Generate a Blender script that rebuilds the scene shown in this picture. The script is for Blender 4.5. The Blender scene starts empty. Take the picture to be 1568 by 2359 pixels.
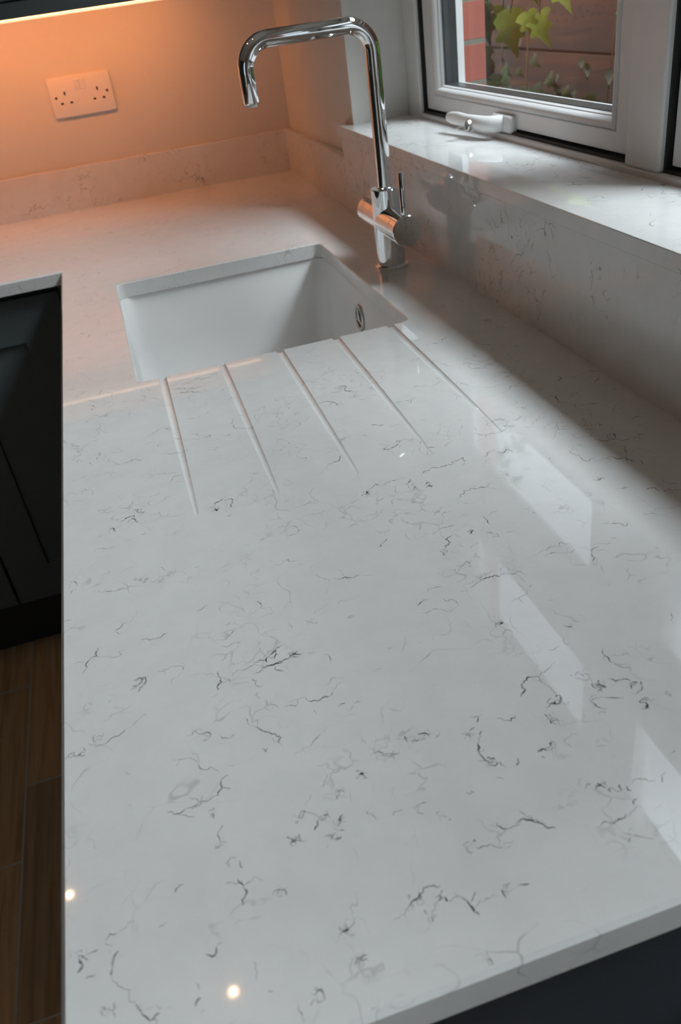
import bpy, bmesh, math, random
from mathutils import Vector, Matrix
random.seed(7)
S = bpy.context.scene
COL = S.collection

# ---------------------------------------------------------------- camera
cd = bpy.data.cameras.new('camera')
cam = bpy.data.objects.new('camera', cd)
COL.objects.link(cam)
S.camera = cam
cd.sensor_fit = 'VERTICAL'
cd.sensor_height = 23.5
cd.sensor_width = 15.6
cd.lens = 23.5 * 1881.86 / 2359.0
cd.clip_start = 0.02
cd.clip_end = 200
cd.dof.use_dof = True
cd.dof.focus_distance = 0.80
cd.dof.aperture_fstop = 6.3
# columns of the camera: right, up, back
R = ((0.9514621, 0.1716579, 0.2554475), (-0.2810606, 0.8228185, 0.4939380), (-0.1253985, -0.5417595, 0.8311269))
cam.matrix_world = Matrix(((R[0][0], R[0][2], -R[0][1], 0.124148),
                           (R[1][0], R[1][2], -R[1][1], -0.190866),
                           (R[2][0], R[2][2], -R[2][1], 0.401428),
                           (0, 0, 0, 1)))

# ---------------------------------------------------------------- world, exposure
SKY_HORIZON, SKY_ZENITH = 1.9, 9.0
w = bpy.data.worlds.new('overcast_sky')
S.world = w
w.use_nodes = True
bg = w.node_tree.nodes['Background']
bg.inputs['Strength'].default_value = 1.0
# overcast sky, grey towards the horizon and brightest overhead
_nt = w.node_tree
_tc = _nt.nodes.new('ShaderNodeTexCoord')
_sp = _nt.nodes.new('ShaderNodeSeparateXYZ')
_mr = _nt.nodes.new('ShaderNodeMapRange')
_mx = _nt.nodes.new('ShaderNodeVectorMath')
_mx.operation = 'SCALE'
_mx.inputs[0].default_value = (0.86, 0.95, 1.06)
_mr.interpolation_type = 'SMOOTHSTEP'
_mr.inputs['From Min'].default_value = 0.70
_mr.inputs['From Max'].default_value = 0.96
_mr.inputs['To Min'].default_value = SKY_HORIZON
_mr.inputs['To Max'].default_value = SKY_ZENITH
_nt.links.new(_tc.outputs['Generated'], _sp.inputs[0])
_nt.links.new(_sp.outputs[2], _mr.inputs[0])
_nt.links.new(_mr.outputs[0], _mx.inputs['Scale'])
_nt.links.new(_mx.outputs[0], bg.inputs['Color'])
S.view_settings.view_transform = 'Standard'
S.view_settings.look = 'None'
S.view_settings.gamma = 1
S.view_settings.use_curve_mapping = False
S.view_settings.exposure = 0.0
S.cycles.use_denoising = True
S.cycles.max_bounces = 10
S.cycles.diffuse_bounces = 5
S.cycles.glossy_bounces = 5
S.cycles.transparent_max_bounces = 16
S.cycles.sample_clamp_indirect = 8


# the sun's broad glow through thin cloud, high over the garden side
sl = bpy.data.lights.new('hazy_sun', 'SUN')
sl.energy = 10.0
sl.angle = math.radians(34)
sl.color = (0.92, 1.0, 1.05)
so_ = bpy.data.objects.new('hazy_sun', sl)
so_.location = (4, 0.5, 6)
so_.rotation_euler = Vector((math.cos(math.radians(-31)) * math.cos(math.radians(50)), math.sin(math.radians(-31)) * math.cos(math.radians(50)), math.sin(math.radians(50)))).to_track_quat('Z', 'Y').to_euler()
COL.objects.link(so_)


def portal(name, loc, rot, sx, sy):
    l = bpy.data.lights.new(name, 'AREA')
    l.shape = 'RECTANGLE'
    l.size, l.size_y = sx, sy
    l.cycles.is_portal = True
    o = bpy.data.objects.new(name, l)
    o.location, o.rotation_euler = loc, rot
    COL.objects.link(o)


PI = math.pi
# openings that let the sky in
WY0, WY1, WZ0, WZ1 = -1.150, 1.503, 0.12, 1.215       # kitchen window
PX0, PX1, PZ1 = -2.5, -1.5, 1.15                     # patio doors in the near wall
NEAR = -2.6
portal('window_portal', (0.815, (WY0 + WY1) / 2, (WZ0 + WZ1) / 2), (0, PI / 2, 0), WZ1 - WZ0, WY1 - WY0)
portal('patio_portal', ((PX0 + PX1) / 2, NEAR - 0.02, (PZ1 - 0.9) / 2), (PI / 2, 0, 0), PX1 - PX0, PZ1 + 0.9)

# ---------------------------------------------------------------- materials
def new_mat(name):
    m = bpy.data.materials.new(name)
    m.use_nodes = True
    nt = m.node_tree
    return m, nt, nt.nodes['Principled BSDF']


def N(nt, t, **kw):
    n = nt.nodes.new(t)
    for k, v in kw.items():
        setattr(n, k, v)
    return n


def ramp(nt, fac, stops):
    r = N(nt, 'ShaderNodeValToRGB')
    els = r.color_ramp.elements
    while len(els) < len(stops):
        els.new(0.5)
    for e, (p, c) in zip(els, stops):
        e.position = p
        e.color = c if len(c) == 4 else (*c, 1)
    nt.links.new(fac, r.inputs[0])
    return r.outputs[0]


def noisy(name, c0, c1, scale=8, rough=0.5, metal=0, bump=0.0, bscale=200, spec=None, coat=0.0, detail=3):
    m, nt, b = new_mat(name)
    tc = N(nt, 'ShaderNodeTexCoord')
    n = N(nt, 'ShaderNodeTexNoise')
    n.inputs['Scale'].default_value = scale
    n.inputs['Detail'].default_value = detail
    nt.links.new(tc.outputs['Object'], n.inputs['Vector'])
    nt.links.new(ramp(nt, n.outputs['Fac'], [(0.3, c0), (0.7, c1)]), b.inputs['Base Color'])
    b.inputs['Roughness'].default_value = rough
    b.inputs['Metallic'].default_value = metal
    if spec is not None:
        b.inputs['Specular IOR Level'].default_value = spec
    b.inputs['Coat Weight'].default_value = coat
    if bump:
        n2 = N(nt, 'ShaderNodeTexNoise')
        n2.inputs['Scale'].default_value = bscale
        nt.links.new(tc.outputs['Object'], n2.inputs['Vector'])
        bp = N(nt, 'ShaderNodeBump')
        bp.inputs['Strength'].default_value = bump
        bp.inputs['Distance'].default_value = 0.001
        nt.links.new(n2.outputs['Fac'], bp.inputs['Height'])
        nt.links.new(bp.outputs['Normal'], b.inputs['Normal'])
    return m


def emit(name, col, st):
    m, nt, b = new_mat(name)
    b.inputs['Base Color'].default_value = (0.8, 0.8, 0.8, 1)
    b.inputs['Emission Color'].default_value = (*col, 1)
    b.inputs['Emission Strength'].default_value = st
    return m


def quartz(name, strength):
    m, nt, b = new_mat(name)
    L = nt.links.new
    geo = N(nt, 'ShaderNodeNewGeometry')
    pos = geo.outputs['Position']

    def noise(scale, detail=2, vec=pos, rough=0.5, out='Fac'):
        n = N(nt, 'ShaderNodeTexNoise')
        n.inputs['Scale'].default_value = scale
        n.inputs['Detail'].default_value = detail
        n.inputs['Roughness'].default_value = rough
        L(vec, n.inputs['Vector'])
        return n.outputs[out]

    def math_(op, a, bb=None, clamp=False):
        n = N(nt, 'ShaderNodeMath', operation=op, use_clamp=clamp)
        for i, v in enumerate((a, bb)):
            if v is None:
                continue
            if isinstance(v, (int, float)):
                n.inputs[i].default_value = v
            else:
                L(v, n.inputs[i])
        return n.outputs[0]

    def mapr(v, a, bb, c=0.0, d=1.0):
        n = N(nt, 'ShaderNodeMapRange', interpolation_type='SMOOTHSTEP')
        L(v, n.inputs[0])
        for i, x in enumerate((a, bb, c, d)):
            n.inputs[i + 1].default_value = x
        return n.outputs[0]

    def warp(amount, scale, detail=3):
        n = noise(scale, detail, out='Color')
        s = N(nt, 'ShaderNodeVectorMath', operation='SUBTRACT')
        L(n, s.inputs[0])
        s.inputs[1].default_value = (0.5, 0.5, 0.5)
        k = N(nt, 'ShaderNodeVectorMath', operation='SCALE')
        L(s.outputs[0], k.inputs[0])
        k.inputs['Scale'].default_value = amount
        a = N(nt, 'ShaderNodeVectorMath', operation='ADD')
        L(pos, a.inputs[0])
        L(k.outputs[0], a.inputs[1])
        return a.outputs[0]

    def cracks(scale, wamt, wscale, width, mask_scale, lo, hi, brk_scale):
        v = N(nt, 'ShaderNodeTexVoronoi', feature='DISTANCE_TO_EDGE')
        v.inputs['Scale'].default_value = scale
        L(warp(wamt, wscale), v.inputs['Vector'])
        line = mapr(v.outputs['Distance'], 0.0, width, 1.0, 0.0)
        mk = mapr(noise(mask_scale, 2), lo, hi)
        br = mapr(noise(brk_scale, 2), 0.42, 0.60)
        return math_('MULTIPLY', math_('MULTIPLY', line, mk), br)

    a = cracks(17, 0.16, 9, 0.014, 7, 0.50, 0.62, 38)
    c = cracks(46, 0.06, 24, 0.05, 11, 0.50, 0.64, 60)
    vein = math_('MULTIPLY', math_('MAXIMUM', a, math_('MULTIPLY', c, 0.8)), strength, clamp=True)
    base = N(nt, 'ShaderNodeMix', data_type='RGBA')
    base.inputs['A'].default_value = (0.72, 0.72, 0.712, 1)
    base.inputs['B'].default_value = (0.75, 0.75, 0.742, 1)
    L(mapr(noise(34, 5, rough=0.65), 0.35, 0.65), base.inputs['Factor'])
    sp = N(nt, 'ShaderNodeMix', data_type='RGBA')
    L(mapr(noise(900, 2), 0.66, 0.78, 0, 0.35), sp.inputs['Factor'])
    L(base.outputs['Result'], sp.inputs['A'])
    sp.inputs['B'].default_value = (0.50, 0.49, 0.47, 1)
    mx = N(nt, 'ShaderNodeMix', data_type='RGBA')
    L(vein, mx.inputs['Factor'])
    L(sp.outputs['Result'], mx.inputs['A'])
    mx.inputs['B'].default_value = (0.16, 0.155, 0.16, 1)
    L(mx.outputs['Result'], b.inputs['Base Color'])
    b.inputs['Roughness'].default_value = 0.022
    b.inputs['IOR'].default_value = 1.5
    b.inputs['Coat Weight'].default_value = 0.15
    b.inputs['Coat Roughness'].default_value = 0.16
    return m


def vein_mat():
    m, nt, b = new_mat('grey_vein_in_quartz')
    L = nt.links.new
    geo = N(nt, 'ShaderNodeNewGeometry')
    n = N(nt, 'ShaderNodeTexNoise')
    n.inputs['Scale'].default_value = 170
    n.inputs['Detail'].default_value = 3
    L(geo.outputs['Position'], n.inputs['Vector'])
    mr = N(nt, 'ShaderNodeMapRange')
    L(n.outputs['Fac'], mr.inputs[0])
    for i, v in enumerate((0.30, 0.62, 0.15, 1.0)):
        mr.inputs[i + 1].default_value = v
    at = N(nt, 'ShaderNodeAttribute', attribute_name='vein_darkness')
    mu = N(nt, 'ShaderNodeMath', operation='MULTIPLY', use_clamp=True)
    L(mr.outputs[0], mu.inputs[0])
    L(at.outputs['Fac'], mu.inputs[1])
    mx = N(nt, 'ShaderNodeMix', data_type='RGBA')
    L(mu.outputs[0], mx.inputs['Factor'])
    mx.inputs['A'].default_value = (0.715, 0.712, 0.70, 1)
    mx.inputs['B'].default_value = (0.085, 0.078, 0.078, 1)
    L(mx.outputs['Result'], b.inputs['Base Color'])
    b.inputs['Roughness'].default_value = 0.022
    b.inputs['IOR'].default_value = 1.5
    b.inputs['Coat Weight'].default_value = 0.15
    b.inputs['Coat Roughness'].default_value = 0.16
    return m


def planks():
    m, nt, b = new_mat('wood_effect_floor_tiles')
    L = nt.links.new
    geo = N(nt, 'ShaderNodeNewGeometry')
    sx = N(nt, 'ShaderNodeSeparateXYZ')
    L(geo.outputs['Position'], sx.inputs[0])
    ad = N(nt, 'ShaderNodeMath', operation='ADD')
    ad.inputs[1].default_value = 0.348 + 0.2 * 40
    L(sx.outputs[0], ad.inputs[0])
    ay = N(nt, 'ShaderNodeMath', operation='ADD')
    ay.inputs[1].default_value = -0.915 + 0.495 * 40
    L(sx.outputs[1], ay.inputs[0])
    cx = N(nt, 'ShaderNodeCombineXYZ')
    L(ay.outputs[0], cx.inputs[0])
    L(ad.outputs[0], cx.inputs[1])
    br = N(nt, 'ShaderNodeTexBrick')
    br.offset = 0.63
    br.offset_frequency = 2
    br.inputs['Scale'].default_value = 1
    br.inputs['Mortar Size'].default_value = 0.0022
    br.inputs['Mortar Smooth'].default_value = 0.1
    br.inputs['Brick Width'].default_value = 0.495
    br.inputs['Row Height'].default_value = 0.2
    br.inputs['Color1'].default_value = (0, 0, 0, 1)
    br.inputs['Color2'].default_value = (1, 1, 1, 1)
    L(cx.outputs[0], br.inputs['Vector'])
    mp = N(nt, 'ShaderNodeMapping')
    mp.inputs['Scale'].default_value = (70, 3.5, 1)
    L(geo.outputs['Position'], mp.inputs['Vector'])
    n = N(nt, 'ShaderNodeTexNoise')
    n.inputs['Scale'].default_value = 1
    n.inputs['Detail'].default_value = 5
    n.inputs['Distortion'].default_value = 0.8
    L(mp.outputs[0], n.inputs['Vector'])
    grain = ramp(nt, n.outputs['Fac'], [(0.28, (0.40, 0.265, 0.145)), (0.5, (0.56, 0.385, 0.225)), (0.75, (0.66, 0.48, 0.30))])
    vary = N(nt, 'ShaderNodeMix', data_type='RGBA', blend_type='MULTIPLY')
    vary.inputs['Factor'].default_value = 1.0
    L(grain, vary.inputs['A'])
    L(ramp(nt, br.outputs['Color'], [(0, (0.75, 0.75, 0.78)), (1, (1.1, 1.08, 1.0))]), vary.inputs['B'])
    mx = N(nt, 'ShaderNodeMix', data_type='RGBA')
    L(br.outputs['Fac'], mx.inputs['Factor'])
    L(vary.outputs['Result'], mx.inputs['A'])
    mx.inputs['B'].default_value = (0.55, 0.53, 0.50, 1)
    L(mx.outputs['Result'], b.inputs['Base Color'])
    b.inputs['Roughness'].default_value = 0.42
    return m


def bricks():
    m, nt, b = new_mat('red_brickwork')
    L = nt.links.new
    geo = N(nt, 'ShaderNodeNewGeometry')
    sx = N(nt, 'ShaderNodeSeparateXYZ')
    L(geo.outputs['Position'], sx.inputs[0])
    ad = N(nt, 'ShaderNodeMath', operation='ADD')
    L(sx.outputs[0], ad.inputs[0])
    L(sx.outputs[1], ad.inputs[1])
    au = N(nt, 'ShaderNodeMath', operation='ADD')
    L(ad.outputs[0], au.inputs[0])
    au.inputs[1].default_value = 10.02
    az = N(nt, 'ShaderNodeMath', operation='ADD')
    L(sx.outputs[2], az.inputs[0])
    az.inputs[1].default_value = 0.0725 * 40 - 0.1955
    cx = N(nt, 'ShaderNodeCombineXYZ')
    L(au.outputs[0], cx.inputs[0])
    L(az.outputs[0], cx.inputs[1])
    br = N(nt, 'ShaderNodeTexBrick')
    br.inputs['Scale'].default_value = 1
    br.inputs['Mortar Size'].default_value = 0.005
    br.inputs['Mortar Smooth'].default_value = 0.15
    br.inputs['Brick Width'].default_value = 0.225
    br.inputs['Row Height'].default_value = 0.0725
    br.inputs['Color1'].default_value = (0.36, 0.095, 0.065, 1)
    br.inputs['Color2'].default_value = (0.42, 0.125, 0.085, 1)
    br.inputs['Mortar'].default_value = (0.20, 0.18, 0.145, 1)
    L(cx.outputs[0], br.inputs['Vector'])
    L(br.outputs['Color'], b.inputs['Base Color'])
    b.inputs['Roughness'].default_value = 0.9
    bp = N(nt, 'ShaderNodeBump', invert=True)
    bp.inputs['Strength'].default_value = 0.6
    bp.inputs['Distance'].default_value = 0.004
    L(br.outputs['Fac'], bp.inputs['Height'])
    L(bp.outputs['Normal'], b.inputs['Normal'])
    return m


def timber():
    m, nt, b = new_mat('brown_stained_timber')
    L = nt.links.new
    tc = N(nt, 'ShaderNodeTexCoord')
    mp = N(nt, 'ShaderNodeMapping')
    mp.inputs['Scale'].default_value = (4, 2.2, 38)
    L(tc.outputs['Object'], mp.inputs['Vector'])
    n = N(nt, 'ShaderNodeTexNoise')
    n.inputs['Detail'].default_value = 5
    n.inputs['Scale'].default_value = 1
    L(mp.outputs[0], n.inputs['Vector'])
    L(ramp(nt, n.outputs['Fac'], [(0.3, (0.012, 0.0042, 0.001)), (0.7, (0.075, 0.023, 0.003))]), b.inputs['Base Color'])
    b.inputs['Roughness'].default_value = 0.8
    return m


def glass():
    m = bpy.data.materials.new('clear_window_glass')
    m.use_nodes = True
    nt = m.node_tree
    nt.nodes.clear()
    out = N(nt, 'ShaderNodeOutputMaterial')
    geo = N(nt, 'ShaderNodeNewGeometry')
    dt = N(nt, 'ShaderNodeVectorMath', operation='DOT_PRODUCT')
    nt.links.new(geo.outputs['Normal'], dt.inputs[0])
    nt.links.new(geo.outputs['Incoming'], dt.inputs[1])

    def mt(op, a, b=None):
        n = N(nt, 'ShaderNodeMath', operation=op)
        for i, v in enumerate((a, b)):
            if isinstance(v, (int, float)):
                n.inputs[i].default_value = v
            elif v is not None:
                nt.links.new(v, n.inputs[i])
        return n.outputs[0]
    # Schlick reflectance of both faces of a pane, the same from either side
    sch = mt('POWER', mt('SUBTRACT', 1.0, mt('ABSOLUTE', dt.outputs['Value'])), 5.0)
    fac = mt('ADD', mt('MULTIPLY', sch, 0.80), 0.04)
    tr = N(nt, 'ShaderNodeBsdfTransparent')
    tr.inputs['Color'].default_value = (0.955, 0.965, 0.96, 1)
    gl = N(nt, 'ShaderNodeBsdfGlossy')
    gl.inputs['Roughness'].default_value = 0.0
    mx = N(nt, 'ShaderNodeMixShader')
    nt.links.new(fac, mx.inputs[0])
    nt.links.new(tr.outputs[0], mx.inputs[1])
    nt.links.new(gl.outputs[0], mx.inputs[2])
    nt.links.new(mx.outputs[0], out.inputs[0])
    return m


def leafmat(name, c0, c1):
    m = noisy(name, c0, c1, 30, 0.45, detail=2)
    b = m.node_tree.nodes['Principled BSDF']
    b.inputs['Specular IOR Level'].default_value = 0.2
    return m


QUARTZ = quartz('marbled_quartz', 0.42)
QUARTZ_SLAB = quartz('marbled_quartz_slab', 0.85)
VEIN = vein_mat()
PLANK = planks()
BRICK = bricks()
TIMBER = timber()
GLASS = glass()
PAINT = noisy('warm_white_wall_paint', (0.66, 0.65, 0.62), (0.69, 0.68, 0.65), 3, 0.75, bump=0.05, bscale=260)
CEIL = noisy('white_ceiling_paint', (0.76, 0.76, 0.75), (0.79, 0.79, 0.78), 3, 0.85)
UPVC = noisy('white_upvc', (0.72, 0.72, 0.715), (0.75, 0.75, 0.745), 5, 0.32)
PLASTIC = noisy('white_moulded_plastic', (0.76, 0.755, 0.745), (0.79, 0.785, 0.775), 8, 0.35)
BLACK = noisy('black_rubber_gasket', (0.012, 0.012, 0.013), (0.02, 0.02, 0.021), 20, 0.6)
DARKHOLE = noisy('dark_socket_hole', (0.01, 0.008, 0.007), (0.015, 0.012, 0.01), 20, 0.8)
SPACER = noisy('dark_glazing_spacer', (0.03, 0.033, 0.035), (0.045, 0.048, 0.05), 20, 0.35)
CHROME = noisy('polished_chrome', (0.86, 0.87, 0.88), (0.89, 0.90, 0.91), 3, 0.035, metal=1)
STEEL = noisy('brushed_steel', (0.55, 0.55, 0.54), (0.66, 0.66, 0.65), 60, 0.28, metal=1)
CERAMIC = noisy('white_sink_composite', (0.80, 0.80, 0.795), (0.83, 0.83, 0.825), 6, 0.30)
SLATE = noisy('dark_slate_cabinet_paint', (0.072, 0.090, 0.098), (0.084, 0.104, 0.112), 6, 0.42, bump=0.06, bscale=180)
NAVY = noisy('dark_blue_grey_panel_paint', (0.036, 0.043, 0.054), (0.044, 0.052, 0.064), 6, 0.45, bump=0.05, bscale=180)
PLINTH = noisy('near_black_plinth_board', (0.010, 0.010, 0.011), (0.014, 0.014, 0.015), 6, 0.5)
SCREW = noisy('screw_recess_shade', (0.035, 0.02, 0.013), (0.05, 0.03, 0.02), 30, 0.5)  # shade of the screw recesses put into the head colour
LED = emit('warm_led_diffuser', (1.0, 0.29, 0.065), 55)
LEDLIP = emit('warm_led_lip', (1.0, 0.55, 0.29), 1.5)
LAMP = emit('warm_downlight_lamp', (1.0, 0.62, 0.32), 1100)
GLOW = emit('warm_lamp_halo_glow', (1.0, 0.50, 0.20), 11)  # glow added to draw a warm halo around the lamp
GROUND = noisy('garden_ground', (0.05, 0.042, 0.03), (0.09, 0.08, 0.06), 12, 0.95)
IVY = leafmat('ivy_leaf_green', (0.20, 0.27, 0.035), (0.30, 0.37, 0.07))
IVYD = leafmat('dark_ivy_leaf_green', (0.018, 0.030, 0.006), (0.04, 0.06, 0.012))
HEDGE = leafmat('bright_shrub_leaf', (0.06, 0.19, 0.02), (0.12, 0.30, 0.04))
STEM = noisy('brown_vine_stem', (0.12, 0.07, 0.035), (0.2, 0.12, 0.06), 30, 0.8)

# ---------------------------------------------------------------- mesh helpers
def tag(o, label=None, cat=None, group=None, kind=None):
    for k, v in (('label', label), ('category', cat), ('group', group), ('kind', kind)):
        if v:
            o[k] = v
    return o


def empty(name, loc, label=None, cat=None, group=None, kind=None):
    o = bpy.data.objects.new(name, None)
    o.empty_display_size = 0.05
    o.location = loc
    COL.objects.link(o)
    return tag(o, label, cat, group, kind)


def obj(name, bm, mats, parent=None, smooth=None, bevel=0, origin=None):
    """link a bmesh given in world coordinates as one mesh object"""
    me = bpy.data.meshes.new(name)
    bmesh.ops.recalc_face_normals(bm, faces=bm.faces)
    bm.to_mesh(me)
    bm.free()
    for m in (mats if isinstance(mats, (list, tuple)) else [mats]):
        me.materials.append(m)
    o = bpy.data.objects.new(name, me)
    COL.objects.link(o)
    if origin is None:
        if parent is None:
            vs = me.vertices
            lo = [min(v.co[i] for v in vs) for i in range(3)]
            hi = [max(v.co[i] for v in vs) for i in range(3)]
            origin = ((lo[0] + hi[0]) / 2, (lo[1] + hi[1]) / 2, lo[2])
        else:
            origin = world_loc(parent)
    me.transform(Matrix.Translation(-Vector(origin)))
    if parent is not None:
        o.parent = parent
        o.location = Vector(origin) - world_loc(parent)
    else:
        o.location = origin
    if smooth is not None:
        for p in me.polygons:
            p.use_smooth = True
        me.set_sharp_from_angle(angle=math.radians(smooth))
    if bevel:
        md = o.modifiers.new('bevel', 'BEVEL')
        md.width = bevel
        md.segments = 2
        md.limit_method = 'ANGLE'
        md.angle_limit = math.radians(40)
        md.harden_normals = False
    return o


def world_loc(o):
    v = Vector((0, 0, 0))
    while o is not None:
        v += o.location
        o = o.parent
    return v


def box(bm, x0, x1, y0, y1, z0, z1):
    vs = [bm.verts.new((x, y, z)) for x in (x0, x1) for y in (y0, y1) for z in (z0, z1)]
    for f in ((0, 1, 3, 2), (4, 6, 7, 5), (0, 4, 5, 1), (2, 3, 7, 6), (0, 2, 6, 4), (1, 5, 7, 3)):
        bm.faces.new([vs[i] for i in f])


def boxes(*bs):
    bm = bmesh.new()
    for b in bs:
        box(bm, *b)
    return bm


def loft(bm, loops, cap0=True, cap1=True, closed=True):
    rings = [[bm.verts.new(p) for p in lp] for lp in loops]
    n = len(rings[0])
    for a, b in zip(rings, rings[1:]):
        for i in range(n if closed else n - 1):
            j = (i + 1) % n
            bm.faces.new((a[i], a[j], b[j], b[i]))
    if cap0:
        bm.faces.new(list(reversed(rings[0])))
    if cap1:
        bm.faces.new(rings[-1])
    return rings


def rrect(x0, x1, y0, y1, r, z, n=6):
    pts = []
    for cx, cy, a0 in ((x1 - r, y1 - r, 0), (x0 + r, y1 - r, 90), (x0 + r, y0 + r, 180), (x1 - r, y0 + r, 270)):
        for k in range(n + 1):
            a = math.radians(a0 + 90 * k / n)
            pts.append((cx + r * math.cos(a), cy + r * math.sin(a), z))
    return pts


def lathe(bm, prof, c, axis=(0, 0, 1), n=48, cap0=True, cap1=True):
    """prof: (radius, height) pairs along axis from c"""
    ax = Vector(axis).normalized()
    u = ax.orthogonal().normalized()
    v = ax.cross(u)
    loops = []
    for r, h in prof:
        loops.append([Vector(c) + ax * h + (u * math.cos(2 * PI * k / n) + v * math.sin(2 * PI * k / n)) * r for k in range(n)])
    loft(bm, loops, cap0, cap1)


def tube(bm, pts, r, n=32, caps=True):
    pts = [Vector(p) for p in pts]
    rs = r if isinstance(r, (list, tuple)) else [r] * len(pts)
    tang = []
    for i in range(len(pts)):
        a = pts[max(i - 1, 0)]
        b = pts[min(i + 1, len(pts) - 1)]
        tang.append((b - a).normalized())
    u = tang[0].orthogonal().normalized()
    loops = []
    for i, p in enumerate(pts):
        t = tang[i]
        u = (u - t * u.dot(t)).normalized()
        v = t.cross(u)
        loops.append([p + (u * math.cos(2 * PI * k / n) + v * math.sin(2 * PI * k / n)) * rs[i] for k in range(n)])
    loft(bm, loops, caps, caps)


def boolean(base, cutters):
    """subtract bmesh cutters from a bmesh, returns a bmesh"""
    def tmp(b):
        me = bpy.data.meshes.new('tmp')
        bmesh.ops.recalc_face_normals(b, faces=b.faces)
        b.to_mesh(me)
        o = bpy.data.objects.new('tmp', me)
        COL.objects.link(o)
        return o
    bo = tmp(base)
    cs = []
    for c in cutters:
        co = tmp(c)
        cs.append(co)
        md = bo.modifiers.new('b', 'BOOLEAN')
        md.operation = 'DIFFERENCE'
        md.solver = 'EXACT'
        md.object = co
    bpy.context.view_layer.update()
    dg = bpy.context.evaluated_depsgraph_get()
    me = bpy.data.meshes.new_from_object(bo.evaluated_get(dg))
    out = bmesh.new()
    out.from_mesh(me)
    for o in cs + [bo]:
        m = o.data
        bpy.data.objects.remove(o)
        bpy.data.meshes.remove(m)
    bpy.data.meshes.remove(me)
    return out


def struct(name, bm, m, parent=None, **kw):
    o = obj(name, bm, m, parent, **kw)
    if parent is None:
        o['kind'] = 'structure'
    return o


# ---------------------------------------------------------------- dimensions (z = 0 is the worktop surface)
WX = 0.62                    # plaster face of the window wall
BY = 2.088                   # plaster face of the back wall
L, YA, W, T = 2.0677, 1.4883, 0.600, 0.0255
HU, HS, XS, TS = 0.0992, 0.160, 0.5965, 0.0185
FLOOR, CEILZ = -0.90, 1.50
LEFT = -2.9
OUT = 0.905                  # outer face of the brick skin

# ---------------------------------------------------------------- room shell
struct('floor', boxes((LEFT - 0.1, WX, NEAR - 0.1, BY + 0.1, FLOOR - 0.08, FLOOR)), PLANK)
struct('ceiling', boxes((LEFT - 0.1, OUT, NEAR - 0.1, BY + 0.12, CEILZ, CEILZ + 0.12)), CEIL)
struct('wall_back', boxes((LEFT - 0.1, OUT, BY, BY + 0.12, FLOOR - 0.08, CEILZ)), PAINT)
struct('wall_left', boxes((LEFT - 0.1, LEFT, NEAR, BY, FLOOR, CEILZ)), SLATE)  # unseen wall, coloured dark to give the chrome a dark reflection
struct('wall_near', boxes((LEFT - 0.1, PX0, NEAR - 0.15, NEAR, FLOOR, CEILZ), (PX1, OUT, NEAR - 0.15, NEAR, FLOOR, CEILZ),
                          (PX0, PX1, NEAR - 0.15, NEAR, PZ1, CEILZ)), PAINT)
IX = 0.800
struct('wall_window', boxes((WX, IX, NEAR, WY0, FLOOR - 0.08, CEILZ), (WX, IX, WY1, BY, FLOOR - 0.08, CEILZ),
                            (WX, IX, WY0, WY1, WZ1, CEILZ), (WX, IX, WY0, WY1, FLOOR - 0.08, 0.12)), PAINT)
struct('wall_outside', boxes((IX, OUT, NEAR, WY0, FLOOR - 0.08, CEILZ), (IX, OUT, WY1, BY, FLOOR - 0.08, CEILZ),
                             (IX, OUT, WY0, WY1, WZ1, CEILZ), (IX, OUT, WY0, WY1, FLOOR - 0.08, 0.10)), BRICK)

# ---------------------------------------------------------------- kitchen window
win = empty('window_1', (0.77, 0.71, 0.12), kind='structure')
FX = 0.737
MY0, MY1 = 0.680, 0.749
obj('window_frame', boxes((FX, 0.80, 1.440, WY1, WZ0, WZ1), (FX, 0.80, WY0, WY0 + 0.063, WZ0, WZ1),
                          (FX, 0.80, WY0 + 0.063, 1.440, WZ1 - 0.055, WZ1), (FX, 0.80, WY0 + 0.063, 1.440, WZ0, 0.168)),
    UPVC, win, bevel=0.003)
NY0, NY1 = -0.078, -0.009
for a, b in ((MY0, MY1), (NY0, NY1)):
    obj('mullion', boxes((FX, 0.80, a, b, 0.168, WZ1 - 0.055)), UPVC, win, bevel=0.003)
TZ0, TZ1 = 0.620, 0.690


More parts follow.
